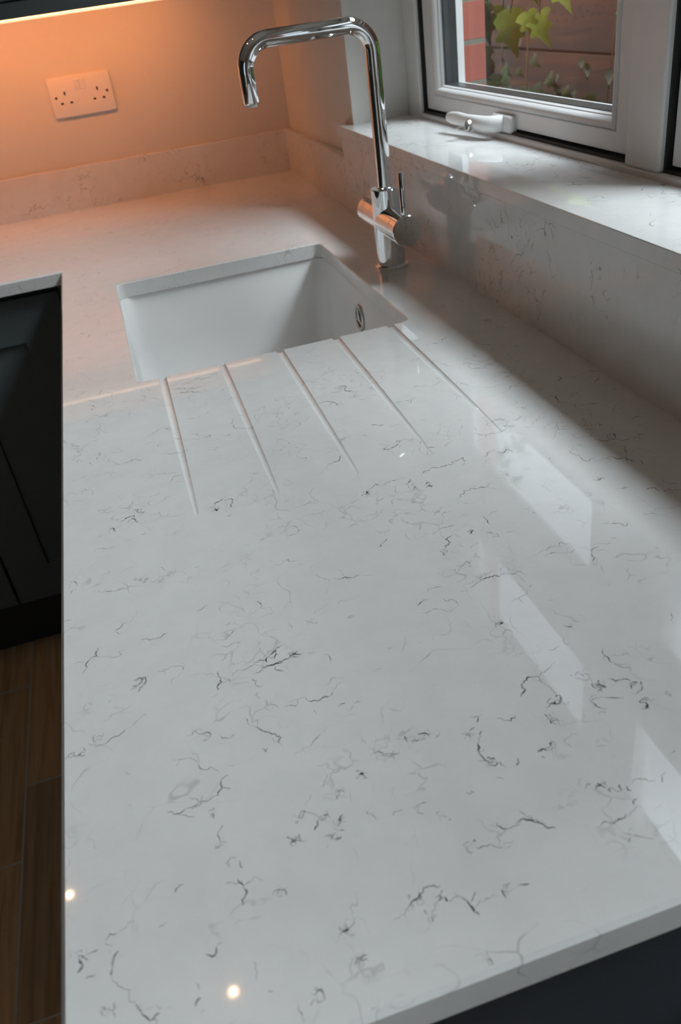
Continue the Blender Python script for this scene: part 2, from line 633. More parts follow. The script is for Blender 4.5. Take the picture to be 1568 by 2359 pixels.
def sash(y0, y1, z0, z1, bottom=0.033, fy=0.042):
    e = 0.007 if fy > 0.02 else 0.0
    g = 0.021
    X0, X1 = 0.750, 0.806
    bm = bmesh.new()
    a = [(y0 + e, z0 + e), (y1 - e, z0 + e), (y1 - e, z1 - e), (y0 + e, z1 - e)]
    b = [(y0 + fy, z0 + bottom), (y1 - fy, z0 + bottom), (y1 - fy, z1 - bottom), (y0 + fy, z1 - bottom)]
    loft(bm, [[(X1, *p) for p in a], [(X0, *p) for p in a], [(X0, *p) for p in b], [(0.790, *p) for p in b], [(X1, *p) for p in b], [(X1, *p) for p in a]], False, False)
    bmesh.ops.remove_doubles(bm, verts=bm.verts, dist=1e-6)
    fr = obj('sash_frame', bm, UPVC, win, bevel=0.002)

    def ins(d):
        return [(y0 + fy + d, z0 + bottom + d * 0.75), (y1 - fy - d, z0 + bottom + d * 0.75),
                (y1 - fy - d, z1 - bottom - d * 0.75), (y0 + fy + d, z1 - bottom - d * 0.75)]
    bm = bmesh.new()
    prof = [(0.0, 0.7525), (0.001, 0.7500), (0.0035, 0.7485), (0.008, 0.7487), (0.012, 0.7510), (0.015, 0.7550), (0.0165, 0.7590), (0.0168, 0.7600), (0.0185, 0.7602), (0.0195, 0.7625), (g, 0.7650), (g, 0.770), (0.0, 0.770)]
    loft(bm, [[(x, *p) for p in ins(d)] for d, x in prof] + [[(0.7525, *p) for p in ins(0.0)]], False, False)
    bmesh.ops.remove_doubles(bm, verts=bm.verts, dist=1e-6)
    obj('glazing_bead', bm, UPVC, fr, smooth=35)
    bm = bmesh.new()
    i0, i1 = ins(g - 0.006), ins(g + 0.001)
    loft(bm, [[(0.765, *p) for p in i0], [(0.765, *p) for p in i1], [(0.7915, *p) for p in i1], [(0.7915, *p) for p in i0], [(0.765, *p) for p in i0]], False, False)
    bmesh.ops.remove_doubles(bm, verts=bm.verts, dist=1e-6)
    obj('spacer_bar', bm, SPACER, fr)
    bm = bmesh.new()
    i2 = ins(g - 0.003)
    loft(bm, [[(0.7915, *p) for p in ins(0)], [(0.7915, *p) for p in i2], [(0.806, *p) for p in i2], [(0.806, *p) for p in ins(0)], [(0.7915, *p) for p in ins(0)]], False, False)
    bmesh.ops.remove_doubles(bm, verts=bm.verts, dist=1e-6)
    obj('outer_bead', bm, UPVC, fr)
    p = ins(g - 0.004)
    bm = bmesh.new()
    for x in (0.7665, 0.7900):
        vs = [bm.verts.new((x, *q)) for q in p]
        bm.faces.new(vs)
    obj('glass_pane', bm, GLASS, fr)
    bm = bmesh.new()
    d = -0.0005
    a2 = [(y0 + d, z0 + d), (y1 - d, z0 + d), (y1 - d, z1 - d), (y0 + d, z1 - d)]
    d = 0.0035
    a3 = [(y0 + d, z0 + d), (y1 - d, z0 + d), (y1 - d, z1 - d), (y0 + d, z1 - d)]
    if e == 0:
        bm.free()
        return fr
    loft(bm, [[(0.7445, *p) for p in a2], [(0.7445, *p) for p in a3], [(0.776, *p) for p in a3], [(0.776, *p) for p in a2], [(0.7445, *p) for p in a2]], False, False)
    bmesh.ops.remove_doubles(bm, verts=bm.verts, dist=1e-6)
    obj('gasket', bm, BLACK, fr)
    return fr


BAYS = ((MY1, 1.440), (NY1, MY0), (WY0 + 0.063, NY0))
for a, b in BAYS:
    obj('transom', boxes((FX, 0.80, a, b, TZ0, TZ1)), UPVC, win, bevel=0.003)
    sash(a, b, 0.168, TZ0)
    if b == MY0:
        sash(a, b, TZ1, WZ1 - 0.055, 0.006, 0.004)
    else:
        sash(a, b, TZ1, WZ1 - 0.055)

# espagnolette handle on the bottom rail of the first sash
hy, hz = 1.098, 0.1815
bm = bmesh.new()
loft(bm, [rr for rr in ([(0.7505 - dx, p[0], p[1]) for p in [(q[0], q[1]) for q in rrect(hy - 0.036 + s, hy + 0.036 - s, hz - 0.0125 + s, hz + 0.0125 - s, 0.008, 0)]] for dx, s in ((0, 0), (0.008, 0), (0.0105, 0.0015), (0.0115, 0.004)))])
hnd = obj('window_handle', bm, PLASTIC, win, smooth=40)
hnd['label'] = 'white lever handle with a key in its lock'
bm = bmesh.new()
path = [(0.745, hy - 0.004), (0.731, hy + 0.002), (0.722, hy + 0.013), (0.7185, hy + 0.030), (0.718, hy + 0.055), (0.7165, hy + 0.080), (0.713, hy + 0.100), (0.7095, hy + 0.120), (0.708, hy + 0.136), (0.708, hy + 0.142)]
ha = [0.0125, 0.0125, 0.0120, 0.0115, 0.0105, 0.0098, 0.0100, 0.0095, 0.0065, 0.002]
hb = [0.0125, 0.012, 0.011, 0.0105, 0.009, 0.0068, 0.0055, 0.0045, 0.0035, 0.0015]
loops = []
for i, (x, y) in enumerate(path):
    a, b = Vector(path[max(i - 1, 0)]), Vector(path[min(i + 1, len(path) - 1)])
    t = (b - a).normalized()
    nx, ny = t.y, -t.x
    zz = hz + 0.001 * math.sin(i / 9 * PI) + (0.002 if i > 5 else 0)
    loops.append([(x + nx * hb[i] * math.cos(2 * PI * k / 20), y + ny * hb[i] * math.cos(2 * PI * k / 20), zz + ha[i] * math.sin(2 * PI * k / 20)) for k in range(20)])
loft(bm, loops)
lev = obj('handle_lever', bm, PLASTIC, hnd, smooth=60)
bm = bmesh.new()
lathe(bm, [(0.0088, 0), (0.0088, 0.0085), (0.0078, 0.0095), (0.0062, 0.0095), (0.006, 0.006)], (0.7125, hy + 0.047, hz - 0.002), (-1, 0, 0), 24)
obj('lock_barrel', bm, STEEL, hnd, smooth=40)
bm = bmesh.new()
box(bm, 0.690, 0.708, hy + 0.0445, hy + 0.0495, hz - 0.0026, hz - 0.0014)
lathe(bm, [(0.0, 0), (0.0055, 0.0001), (0.0055, 0.0014), (0.0, 0.0015)], (0.688, hy + 0.050, hz - 0.0032), (0, 0.25, 1), 20, False, False)
obj('lock_key', bm, STEEL, hnd)

# outside sill
obj('outer_sill', boxes((0.80, 0.945, WY0, WY1, 0.10, 0.128)), UPVC, win, bevel=0.004)

# ---------------------------------------------------------------- patio doors behind the camera
pd = empty('door_1', ((PX0 + PX1) / 2, NEAR - 0.07, FLOOR), kind='structure')
pm = (PX0 + PX1) / 2
obj('door_frame', boxes((PX0, PX0 + 0.06, NEAR - 0.11, NEAR - 0.04, FLOOR, PZ1), (PX1 - 0.06, PX1, NEAR - 0.11, NEAR - 0.04, FLOOR, PZ1),
                        (PX0 + 0.06, PX1 - 0.06, NEAR - 0.11, NEAR - 0.04, PZ1 - 0.06, PZ1), (PX0 + 0.06, PX1 - 0.06, NEAR - 0.11, NEAR - 0.04, FLOOR, FLOOR + 0.05)), UPVC, pd)
for a, b in ((PX0 + 0.06, pm), (pm, PX1 - 0.06)):
    lf = obj('door_leaf', boxes((a, a + 0.07, NEAR - 0.10, NEAR - 0.05, FLOOR + 0.05, PZ1 - 0.06), (b - 0.07, b, NEAR - 0.10, NEAR - 0.05, FLOOR + 0.05, PZ1 - 0.06),
                                (a + 0.07, b - 0.07, NEAR - 0.10, NEAR - 0.05, FLOOR + 0.05, FLOOR + 0.13), (a + 0.07, b - 0.07, NEAR - 0.10, NEAR - 0.05, PZ1 - 0.13, PZ1 - 0.06)), UPVC, pd)
    obj('glass_pane', boxes((a + 0.068, b - 0.068, NEAR - 0.079, NEAR - 0.075, FLOOR + 0.128, PZ1 - 0.128)), GLASS, lf)

# ---------------------------------------------------------------- worktop
SX0, SX1, SY0, SY1 = 0.0975, 0.4748, 0.8374, 1.3155
bm = bmesh.new()
XL = -1.6
outline = [(0, 0), (WX - 0.0004, 0), (WX - 0.0004, BY - 0.0004), (XL, BY - 0.0004), (XL, YA), (0, YA)]


def inset(poly, d):
    out = []
    n = len(poly)
    for i in range(n):
        p0, p1, p2 = Vector(poly[i - 1]), Vector(poly[i]), Vector(poly[(i + 1) % n])
        e0, e1 = (p1 - p0).normalized(), (p2 - p1).normalized()
        n0, n1 = Vector((-e0.y, e0.x)), Vector((-e1.y, e1.x))
        k = (n0 + n1) / (1 + n0.dot(n1))
        out.append(tuple(p1 + k * d))
    return out


CH = 0.0028
loft(bm, [[(x, y, z) for x, y in inset(outline, d)] for d, z in ((0.001, -T), (0, -T + 0.001), (0, -CH), (CH, 0))])
cut = bmesh.new()
loft(cut, [rrect(SX0 - o, SX1 + o, SY0 - o, SY1 + o, 0.013 + o, z) for o, z in ((0, -0.06), (0, -0.0014), (0.0014, 0.0), (0.003, 0.0016))])
cutters = [cut]
GROOVE_LINES = ((0.1312, 0.1268, 0.468), (0.2098, 0.2060, 0.468), (0.2895, 0.2858, 0.466), (0.3682, 0.3632, 0.466), (0.4460, 0.4418, 0.474))
for gx0, gx1, gy in GROOVE_LINES:
    g = bmesh.new()
    r = 0.0055
    ys, ye = SY0 + 0.02, gy
    zs, ze = r - 0.0042, r - 0.0002
    pts = [(gx0 + (gx1 - gx0) * t, ys + (ye - ys) * t, zs + (ze - zs) * t) for t in (0, 0.25, 0.5, 0.75, 0.97, 1.0)]
    tube(g, pts, [r, r, r, r, r, r * 0.6], 28)
    cutters.append(g)
wt = boolean(bm, cutters)
# veins running through the stone: darkness, then points in tenths of a millimetre on the worktop; c = a tangled knot
VEINS = """
4 188,8095 238,8192 347,8170 428,8045 513,8056
7c 317,7955 378,7981 434,7867 386,7853
4 463,8348 527,8388 498,8293 411,8261
3 426,7983 544,7943 641,7935
4 735,7890 779,7832
3 993,7943 1046,7846
3 994,7796 1078,7789 1157,7728 1186,7660
5 1388,7842 1489,7859 1624,7761 1733,7746
6 1423,7723 1519,7709 1689,7611 1709,7580
5 1447,7519 1544,7523 1623,7569 1682,7564
3 1409,6923 1506,6877 1628,6935 1763,6987
6 1583,8020 1659,8020 1782,7998 1960,8009
4 2343,7677 2422,7695 2500,7645
3 354,7217 397,7138 486,7130 562,7069
6c 1104,6826 1173,6840 1261,6725 1141,6751
4 972,6717 1039,6730 1115,6820
4 936,6556 1043,6536
6 1241,6547 1322,6490
5 1330,6383 1438,6372 1586,6339 1675,6212
5c 1579,6368 1643,6357 1602,6304
4 1770,6259 1871,6277
4 2017,6715 1953,6647 1911,6529 1925,6393 2013,6326 2127,6286
4 2017,6715 2079,6678
5 2280,6223 2349,6183 2382,6085
5 2479,6891 2554,6887 2670,6877 2771,6755
5 2732,6648 2801,6549
5 2378,6518 2449,6476 2510,6495 2465,6399
6 2908,6513 3001,6514 3084,6435 3141,6275
4 2555,6115 2583,6047 2676,6151 2765,6233
5 3247,6754 3291,6820 3319,6834
7 3260,6715 3303,6658 3450,6555
6 3272,6438 3333,6447 3413,6439
4 394,6441 430,6542 478,6674
4 120,6618 150,6674 205,6677
4 154,6479 176,6538 238,6504
4 309,6417 338,6330 316,6296
6 508,6402 515,6327 575,6270 603,6199 696,6194 849,6156
4 505,6549 588,6503 673,6504
5 321,6111 442,6068 533,6063 567,6113
4 514,6074 519,5973
3 118,6079 199,6088 280,6111
4 225,5879 253,5830 331,5772
3 683,5849 793,5833 949,5770
3 984,5817 1069,5749 1181,5666 1313,5595
4 1097,5456 1096,5540 1145,5621 1216,5625
4 870,5331 929,5341 991,5380
7c 684,5148 723,5174 800,5077 736,5091
7 553,5007 611,5037 696,5056 698,5036 674,5019 722,4921
5c 458,4940 494,4922 517,4857
5 346,4849 390,4841
5 722,4684 786,4697
3 363,5322 408,5261 378,5219
3 883,4868 994,4865 1150,4848
8 1430,4844 1458,4905 1528,4926 1583,4909 1625,4826 1603,4754 1565,4755
9 1365,4848 1420,4842 1456,4774 1508,4804
7c 1424,4810 1462,4753 1444,4818
6 1528,4700 1588,4725
5 1531,4608 1579,4619
4 1983,4066 2031,4159 2071,4173 2089,4063 2038,4038 1976,4037
4 1597,4079 1636,4051
6 2321,4636 2352,4551 2372,4483 2386,4428
3 2175,4800 2231,4790
5 2637,5089 2709,5092 2795,5177 2825,5206
3 2712,5430 2805,5354 2821,5299
4 2410,5437 2486,5327 2439,5264
4 355,4191 407,4241 482,4229
3 275,4589 364,4627 486,4606
6c 620,4033 681,3960 718,3914 677,3919
6 340,3951 465,3914 530,3917 659,3893 700,3893
4 258,4012 306,3990 321,3954
5c 896,3960 949,3979 952,3933
4 824,4069 866,4073 902,4016
4 811,3942 878,3939 926,3930
5 788,3866 852,3855
4 82,4233 131,4186 160,4137
5 80,4040 105,4091 137,4081
3 0,4022 40,4022
4 1782,3684 1868,3688 1983,3640
4 1978,3583 2013,3557
5 2112,3302 2127,3268
5 2184,3268 2291,3239 2389,3211
3 1130,3951 1179,3942
7 3255,6759 3323,6803 3302,6687 3388,6605
5 3284,6489 3413,6465
6c 3549,6590 3611,6609 3614,6494
6 3060,6463 3107,6348 3133,6300
6c 3706,6019 3758,6053 3781,6006
5 3806,6037 3887,6040 3945,6051
4 4223,6137 4366,6351 4349,6412
4 4256,6082 4331,6002 4308,5882
5 4767,6595 4839,6626 4859,6574 4799,6536 4801,6443 4912,6371
5 4588,7457 4593,7393 4734,7402 4849,7457 4941,7530
4 3941,6074 3825,5980
5 3290,5678 3391,5601 3426,5628
4 3451,5555 3552,5554 3585,5506
5 3778,5511 3839,5504 3831,5450
5 3103,5526 3179,5454 3163,5520
8c 3335,5119 3426,5202 3515,5179 3604,5155 3609,5007
6 3209,5137 3262,5081 3337,5091 3446,5191
5 3626,4928 3711,4870
4 4187,4930 4261,4850 4401,4834 4481,4871 4522,4930
4 4475,5118 4557,5053 4591,4993
5 4674,4984 4796,4999 4863,5029
4 4227,5074 4217,4996
5 3384,4398 3486,4483 3631,4499 3714,4478 3785,4535 3877,4558 3852,4474 3799,4407
7c 3210,4355 3259,4397 3227,4279 3255,4207
7c 2774,4344 2842,4417 2842,4351
5 2858,4431 2965,4486 3099,4483 3252,4469
6c 3368,4271 3410,4293 3401,4186
4 3627,4244 3706,4270 3750,4293
4 4056,4459 4102,4533 4205,4551
4 4065,4479 4088,4417 4043,4321
4 4190,4494 4335,4403
5 4516,4075 4574,4075 4605,4154
5 3540,3911 3601,3950 3713,4007 3743,3974 3834,3955 3902,4007
5 3972,4058 4048,4030
4 4068,4166 4099,4066 4212,3974
3 4266,4104 4346,4037
6 4796,4169 4870,4227 4966,4248 4970,4195
7 4796,4169 4827,4030 4862,3930 4966,3892 5115,3833 5184,3832 5270,3714 5256,3639
5 5135,4519 5233,4517 5350,4464
6 5110,4269 5262,4182 5386,4111 5484,4132 5606,4114
5 5189,4122 5285,4027 5215,3862
6c 5262,4259 5339,4267 5301,4185
6 5216,5326 5270,5279 5243,5182 5269,5087
6c 5391,5187 5490,5221 5571,5268
5 5303,4963 5405,4961 5553,4903
5 5652,4873 5759,4899
5 5665,4727 5780,4706
5 5748,5095 5907,5093
6c 5651,4465 5732,4474
5 5618,4319 5686,4252
6 5529,5700 5476,5594
6 5597,5622 5727,5609 5869,5660 5996,5615
5 5725,5370 5829,5407 5904,5462
5 5201,7068 5333,6927 5429,6845 5338,6780
5 5459,6783 5587,6738
4 5236,5746 5315,5765
5 5776,6695 5809,6588
3 5073,6171 5174,6033
6 4799,3399 4866,3384 4925,3373
6c 4744,3598 4824,3620
4 4443,3011 4524,2958 4631,2914
5 5261,3362 5251,3283 5318,3205
6c 5149,3152 5228,3171 5276,3146
6 5027,3278 5112,3274 5114,3211
4 4783,2973 4851,2949 4920,2895
4 5431,3695 5497,3705 5462,3654
5 3617,3555 3622,3475 3618,3401
6 3975,3488 4017,3466
4 4010,3411 4032,3372
5 3793,2787 3867,2817 3952,2775 4059,2806 4151,2777 4174,2715 4136,2651 4099,2556 4111,2528
4 4174,2715 4236,2735 4248,2722
3 3721,2855 3834,2883 4011,2915 4077,2855
6 3112,3241 3161,3286 3191,3360 3273,3409
7c 3103,3194 3145,3224 3141,3192
5 3164,3198 3223,3151 3243,3176
5c 3403,3380 3458,3389 3411,3351
5 3544,3309 3603,3261 3607,3205 3551,3215
5 3692,3234 3749,3224
4 3197,3522 3293,3529 3350,3519
6 2645,3507 2692,3555 2756,3596
4 2707,3751 2763,3704 2826,3709
4 3053,3520 3099,3508
3 2515,3924 2592,3905
5 2191,3266 2279,3246 2383,3212
6 2377,3222 2416,3245
6c 3175,2974 3231,3013 3223,2951
4 3054,2984 3110,2957 3101,2914
7 3217,2748 3301,2745 3388,2728
6c 3219,2794 3297,2819 3231,2757
4 3414,2763 3460,2820 3525,2853 3584,2873
4 3394,2741 3477,2716 3575,2647
4 3481,2591 3479,2532 3507,2498 3558,2524
4 2794,2783 2853,2815 2933,2807
5 3033,2690 3090,2672
4 2694,2668 2779,2700
4 2884,2666 2945,2614 2953,2547
4 2134,2944 2203,2962 2282,2949
3 4037,2281 4080,2290
4 3575,2312 3614,2299
3 4376,2801 4425,2767
5 412,3372 451,3396 493,3453 572,3480 609,3566
5 462,3442 480,3496
4 31,3683 85,3692
3 69,3584 107,3579
5 611,3190 675,3156 749,3151 813,3182
6 163,2991 200,3052 209,3115 239,3147 268,3146 270,3202 294,3238
4 101,3129 188,3120
4 242,3022 262,3047
8c 492,2662 535,2690 579,2713 611,2758 598,2684 553,2652
6 698,2777 732,2768 752,2747 731,2713
6 738,2781 799,2787 868,2767 879,2719
5 922,2630 991,2620 1084,2579 1126,2531
8 1130,2513 1124,2474 1101,2464 1093,2416 1079,2373 1036,2356
3 270,2796 360,2792
5 337,2604 359,2621
6 229,2216 281,2226 347,2261 413,2278 456,2305
5c 232,2309 278,2302
6c 52,2208 96,2233 102,2188 153,2227
7 823,2078 861,2071 890,2095 905,2061 968,2047 976,2014 946,1986 921,1988
5 1034,1990 1045,1959 1076,1949 1129,1958
6 1223,2072 1227,2024 1246,1989 1281,1965
8 1283,1974 1305,1920 1349,1883 1383,1860 1406,1816 1385,1782
5 1293,2024 1285,1973
5 701,1914 762,1892 834,1867 871,1819
3 870,1811 904,1745 968,1682
7 1031,1651 998,1638 979,1584 967,1558 907,1522 869,1507 828,1516
6 828,1516 782,1483 700,1482 668,1510 636,1515
5 968,1565 1031,1544
4 1049,1721 1079,1709
5c 876,1402 901,1407
5 1254,3078 1288,3099
5 1154,2932 1211,2913 1252,2934
4 1263,2953 1347,2999 1418,3015
5 1537,3264 1559,3175 1634,3089
4 1913,2922 2014,2950 2068,2976
4 1063,3342 1163,3386
4 1715,2902 1720,2816 1697,2720
7c 1479,2582 1521,2608 1556,2636 1523,2552
7 1505,2603 1556,2636 1624,2673
6 1206,2501 1249,2545 1333,2539 1385,2581 1460,2562
6c 1638,2544 1693,2531 1741,2520
5 1761,2511 1827,2486
4 1860,2445 1906,2403 1896,2343
5 1359,2454 1425,2498 1495,2489 1569,2499 1631,2515 1713,2555
7 1427,2508 1510,2493 1582,2493
5 1521,2477 1524,2427 1568,2400
6 1339,2421 1347,2356 1394,2316
3 1192,2424 1266,2408 1327,2396
6 1345,2277 1339,2230 1351,2206
4 1372,2178 1427,2116 1458,2074
6 1484,2072 1530,2065 1571,2040 1591,2093 1600,2099
7 1600,2099 1644,2060 1706,2034 1764,2047 1809,2037 1840,2072 1934,2130 1932,2171
5 1673,1963 1679,1909
4 1680,1744 1704,1772 1686,1812
4 1660,1744 1605,1707 1521,1682 1455,1643
3 1770,1875 1887,1862 1975,1908
6 1825,1926 1856,1940 1883,1938
5 2157,2747 2204,2750
5c 1860,2836 1903,2828
4 1556,1341 1586,1383 1625,1413 1691,1425
6c 1627,1268 1660,1277 1675,1248 1651,1229
4 1540,1259 1578,1246 1608,1224
4 1425,1232 1441,1270 1476,1314
6c 1364,1200 1404,1170
6c 1516,1153 1536,1139
5 1581,1072 1594,1094
4 1267,1771 1292,1736 1312,1770
3 1093,1861 1093,1827
4 410,1932 433,1901
4 410,1654 434,1663
5 2643,2597 2713,2559 2772,2580 2844,2525 2908,2514 2956,2546
4 2674,2658 2714,2695 2787,2702
5 2151,2748 2208,2767
6c 3118,2229 3153,2251 3145,2217
4 3150,2227 3195,2182 3241,2140
4 3327,1849 3372,1843 3414,1847
3 3478,1917 3453,1881 3460,1842 3483,1839
5 3581,2117 3623,2085 3633,2030 3696,1994
5c 3552,2005 3592,1987
5 3677,1714 3651,1703 3636,1660 3637,1597 3661,1533 3706,1479
5 3880,1630 3906,1595
7 2957,1531 3004,1593 3043,1649 3094,1663 3134,1652
7 3134,1652 3135,1609 3161,1556
4 3161,1556 3180,1465
8c 3062,1386 3109,1405 3162,1392 3188,1452
6 3164,1382 3207,1338
6c 3048,1334 3061,1290 3078,1254
5 3073,1257 3075,1209
6c 3358,1564 3391,1554
7c 3424,1451 3467,1432 3488,1392 3468,1422
5 3424,1556 3436,1498 3446,1360
5 3529,1447 3570,1412 3650,1369
8 3718,1353 3698,1311 3643,1274 3614,1277
6c 3642,1356 3689,1345
8 3604,1192 3636,1217 3668,1220 3710,1181
7c 3610,1190 3640,1177 3625,1144
7 3335,1328 3378,1335 3423,1323 3493,1289 3546,1276
7 3335,1328 3351,1291 3355,1260 3396,1229
4 3324,1197 3349,1225 3373,1204
5c 3819,1208 3832,1192
7 2592,1505 2632,1489 2664,1494
8 2638,1486 2617,1450 2604,1443
8 2740,1423 2775,1389 2808,1366 2845,1382 2861,1404
7c 2515,1390 2536,1372 2510,1346
5 2585,1417 2537,1390
8 2607,1370 2576,1328 2540,1270 2525,1223 2529,1170 2551,1129
8 2551,1129 2609,1105 2615,1074 2623,1062
7c 2536,1141 2573,1117
5 2718,1100 2706,1062 2684,1046
8c 2157,1494 2193,1498 2203,1466 2175,1468
5 2089,1523 2140,1488 2163,1492
6c 2230,1501 2271,1493 2292,1456
5 2316,1428 2350,1441 2369,1470
5 2142,1436 2144,1403
6 1952,1435 1999,1410 2028,1373
5 1895,1450 1935,1465 2011,1424 2072,1398
8c 1792,1344 1818,1342 1808,1330
7c 2863,1109 2905,1083 2959,1078
5 2848,1054 2865,1034
6 3049,1049 3031,1092 3051,1119 3101,1140 3133,1120
5 2538,1014 2574,975
4 2330,986 2348,966 2379,969 2364,988
5 1755,1084 1775,1045 1787,1005
5 1876,1000 1924,1008 1952,1013
5 2063,1012 2100,1007
5c 2025,983 2053,969
5c 2140,895 2178,877
6 2408,740 2403,716 2418,695 2443,686
6 2499,690 2532,703 2559,705 2594,674 2639,637 2690,588
5 2964,757 3012,769
7c 3050,765 3064,743
6 3046,758 3085,722
5c 3111,677 3127,671
5 3219,688 3246,709 3288,699 3354,654
6 3187,685 3179,657 3194,648
5 3379,631 3400,662 3438,686
6 3196,589 3155,561
6 3084,529 3045,509 2989,502 2949,532 2878,511
6c 2209,654 2224,644
5 2236,644 2301,621 2310,628 2350,592 2416,573
4 2773,714 2795,682
5c 3017,413 3039,407
3 3041,401 3095,366 3131,343
4 3209,344 3213,295 3228,262
3 2142,2132 2188,2151 2222,2138
3 2311,2325 2347,2313
3 2532,2286 2555,2270
4 2826,2441 2831,2374 2806,2322 2759,2281 2641,2273
4 1934,1911 1986,1910
4 3536,778 3579,799
3 2568,1578 2581,1573
4 2863,757 2864,735
3 4285,1842 4251,1782 4210,1728
6 940,1306 908,1270 901,1245 903,1204
5c 903,1204 916,1201
6 1483,1139 1466,1097 1435,1068
7c 1305,1052 1321,1050
6 1320,1046 1355,1026 1392,1015
6c 1508,979 1517,969
5 1524,973 1570,975
5 1539,1047 1571,1018 1597,1008
6c 1587,1090 1589,1069
6 982,1072 954,1076 929,1056 910,1044
5 928,1050 928,1018
6 992,1038 990,998 999,987
6 961,931 976,895 984,861 984,820 961,773
6 623,976 629,998 649,1011 670,1010
7c 1138,761 1160,788 1181,786
5 1178,775 1204,781
4 474,973 507,984
6 232,826 243,844 260,868 295,858
4 232,826 281,800
5 295,858 331,866 353,886
4 353,886 389,889
6 111,796 141,796 171,800 198,806
7c 92,803 116,799 111,785
7 101,784 109,760 118,746 105,730 85,717
7 128,671 153,674 177,673
6 299,758 272,726 264,692 254,650 258,641
8 258,641 280,595 311,554 337,501 366,452 387,416 408,380 424,352
6 424,352 453,369 476,375
4 501,375 539,377
6c 221,471 240,460
5 209,504 226,479
6 731,580 749,567 772,556 784,568 790,602
4 790,602 822,612
6 955,458 957,422 965,398 949,355
5 659,454 674,426 676,406
5 648,340 656,366 677,374
5 667,305 691,311
6 1121,183 1118,147 1123,118 1119,92
6c 1208,198 1215,186
5 994,290 1016,282
4 1368,397 1399,433 1443,443 1496,495
5c 1436,452 1453,440
4 511,810 537,811 559,822
4 788,210 825,212
4 62,852 42,806
8 1884,522 1853,489 1823,475 1793,460 1762,441 1746,422
6 1884,522 1914,521 1974,501
8c 1816,471 1834,470 1820,482
6 1746,422 1747,399
8c 1930,453 1954,437 1931,427
7 1939,430 1898,389 1877,366
7c 1877,372 1886,366
5 1878,354 1838,314 1809,301
8 2026,442 2045,409 2069,368 2081,326 2097,283
5 2130,409 2103,374 2085,362
7c 2283,356 2301,343
6 2304,348 2347,360 2405,348
4 1395,432 1434,447 1495,492
6c 1457,281 1466,272
6c 2014,75 2025,62
5 1433,37 1452,45 1459,32
"""
vr = random.Random(11)
dark_layer = wt.verts.layers.float.new('vein_darkness')


def stone_z(x, y):
    z = 0.0
    for gx0, gx1, gy in GROOVE_LINES:
        t = (SY0 + 0.02 - y) / (SY0 + 0.02 - gy)
        if 0 <= t <= 1:
            dx = abs(x - (gx0 + (gx1 - gx0) * t))
            zc = 0.0055 - 0.0042 + 0.0040 * t
            if dx < 0.0054:
                z = min(z, zc - math.sqrt(0.0055 ** 2 - dx * dx))
    return z + 0.00006


def ribbon(pts, dark, width):
    P = [Vector(p) for p in pts]
    for lv in range(4):
        out = [P[0]]
        for a, b in zip(P, P[1:]):
            d = b - a
            if d.length > 0.0022:
                k = 0.16 if lv < 2 else 0.22
                out.append((a + b) / 2 + Vector((-d.y, d.x)) * vr.gauss(0, k))
            out.append(b)
        P = out
    n = len(P)
    prev = None
    wv = 1.0
    for i, p in enumerate(P):
        t = (P[min(i + 1, n - 1)] - P[max(i - 1, 0)])
        t = t.normalized() if t.length > 1e-9 else Vector((1, 0))
        wv = max(0.45, min(1.75, wv + vr.gauss(0, 0.28)))
        end = min(1.0, 0.35 + 1.6 * min(i, n - 1 - i) / max(n - 1, 1) * 2)
        h = width * wv * end * 0.5
        nn = Vector((-t.y, t.x)) * h
        if (SX0 - 0.003 < p.x < SX1 + 0.003 and SY0 - 0.003 < p.y < SY1 + 0.003) or not (0.002 < p.x < W - 0.002 and 0.002 < p.y):
            prev = None
            continue
        cur = []
        for q in (p + nn, p - nn):
            v = wt.verts.new((q.x, q.y, stone_z(q.x, q.y)))
            v[dark_layer] = max(0.05, min(1.0, dark * (0.55 + 0.45 * wv)))
            cur.append(v)
        if prev:
            f = wt.faces.new((prev[0], prev[1], cur[1], cur[0]))
            f.material_index = 1
        prev = cur


def trace_veins():
    for ln in VEINS.strip().split('\n'):
        hd, *ps = ln.split()
        dk = int(hd[0]) / 9.0
        pts = [tuple(int(c) / 1e4 for c in q.split(',')) for q in ps]
        wd = 0.00024 + 0.00068 * dk
        dk = min(1.0, dk * 1.15 + 0.05)
        ribbon(pts, dk, wd)
        a, b = Vector(pts[0]), Vector(pts[-1])
        if hd.endswith('c'):
            xs_, ys_ = [q[0] for q in pts], [q[1] for q in pts]
            cx, cy = sum(xs_) / len(xs_), sum(ys_) / len(ys_)
            rx, ry = max(0.003, (max(xs_) - min(xs_)) * 0.55), max(0.003, (max(ys_) - min(ys_)) * 0.55)
            rx, ry = rx * 0.9, ry * 0.9
            for k in range(5):
                q = Vector((cx + vr.uniform(-1, 1) * rx, cy + vr.uniform(-1, 1) * ry))
                ang = vr.uniform(0, 6.28)
                walk = [q]
                for j in range(vr.randrange(2, 6)):
                    ang += vr.gauss(0, 0.9)
                    step = vr.uniform(0.0012, 0.0035)
                    q = q + Vector((math.cos(ang), math.sin(ang))) * step
                    q.x = min(max(q.x, cx - 1.3 * rx), cx + 1.3 * rx)
                    q.y = min(max(q.y, cy - 1.3 * ry), cy + 1.3 * ry)
                    walk.append(q.copy())
                ribbon(walk, dk * vr.uniform(0.5, 1.0), wd * vr.uniform(0.55, 0.95))
        elif dk > 0.4 and (a - b).length > 0.015:
            for k in range(2):
                i = vr.randrange(len(pts))
                p = Vector(pts[i])
                d = Vector((vr.gauss(0, 1), vr.gauss(0, 0.8))) * 0.006
                ribbon([p, p + d, p + d * 1.7 + Vector((vr.gauss(0, .002), vr.gauss(0, .002)))], dk * 0.55, wd * 0.6)


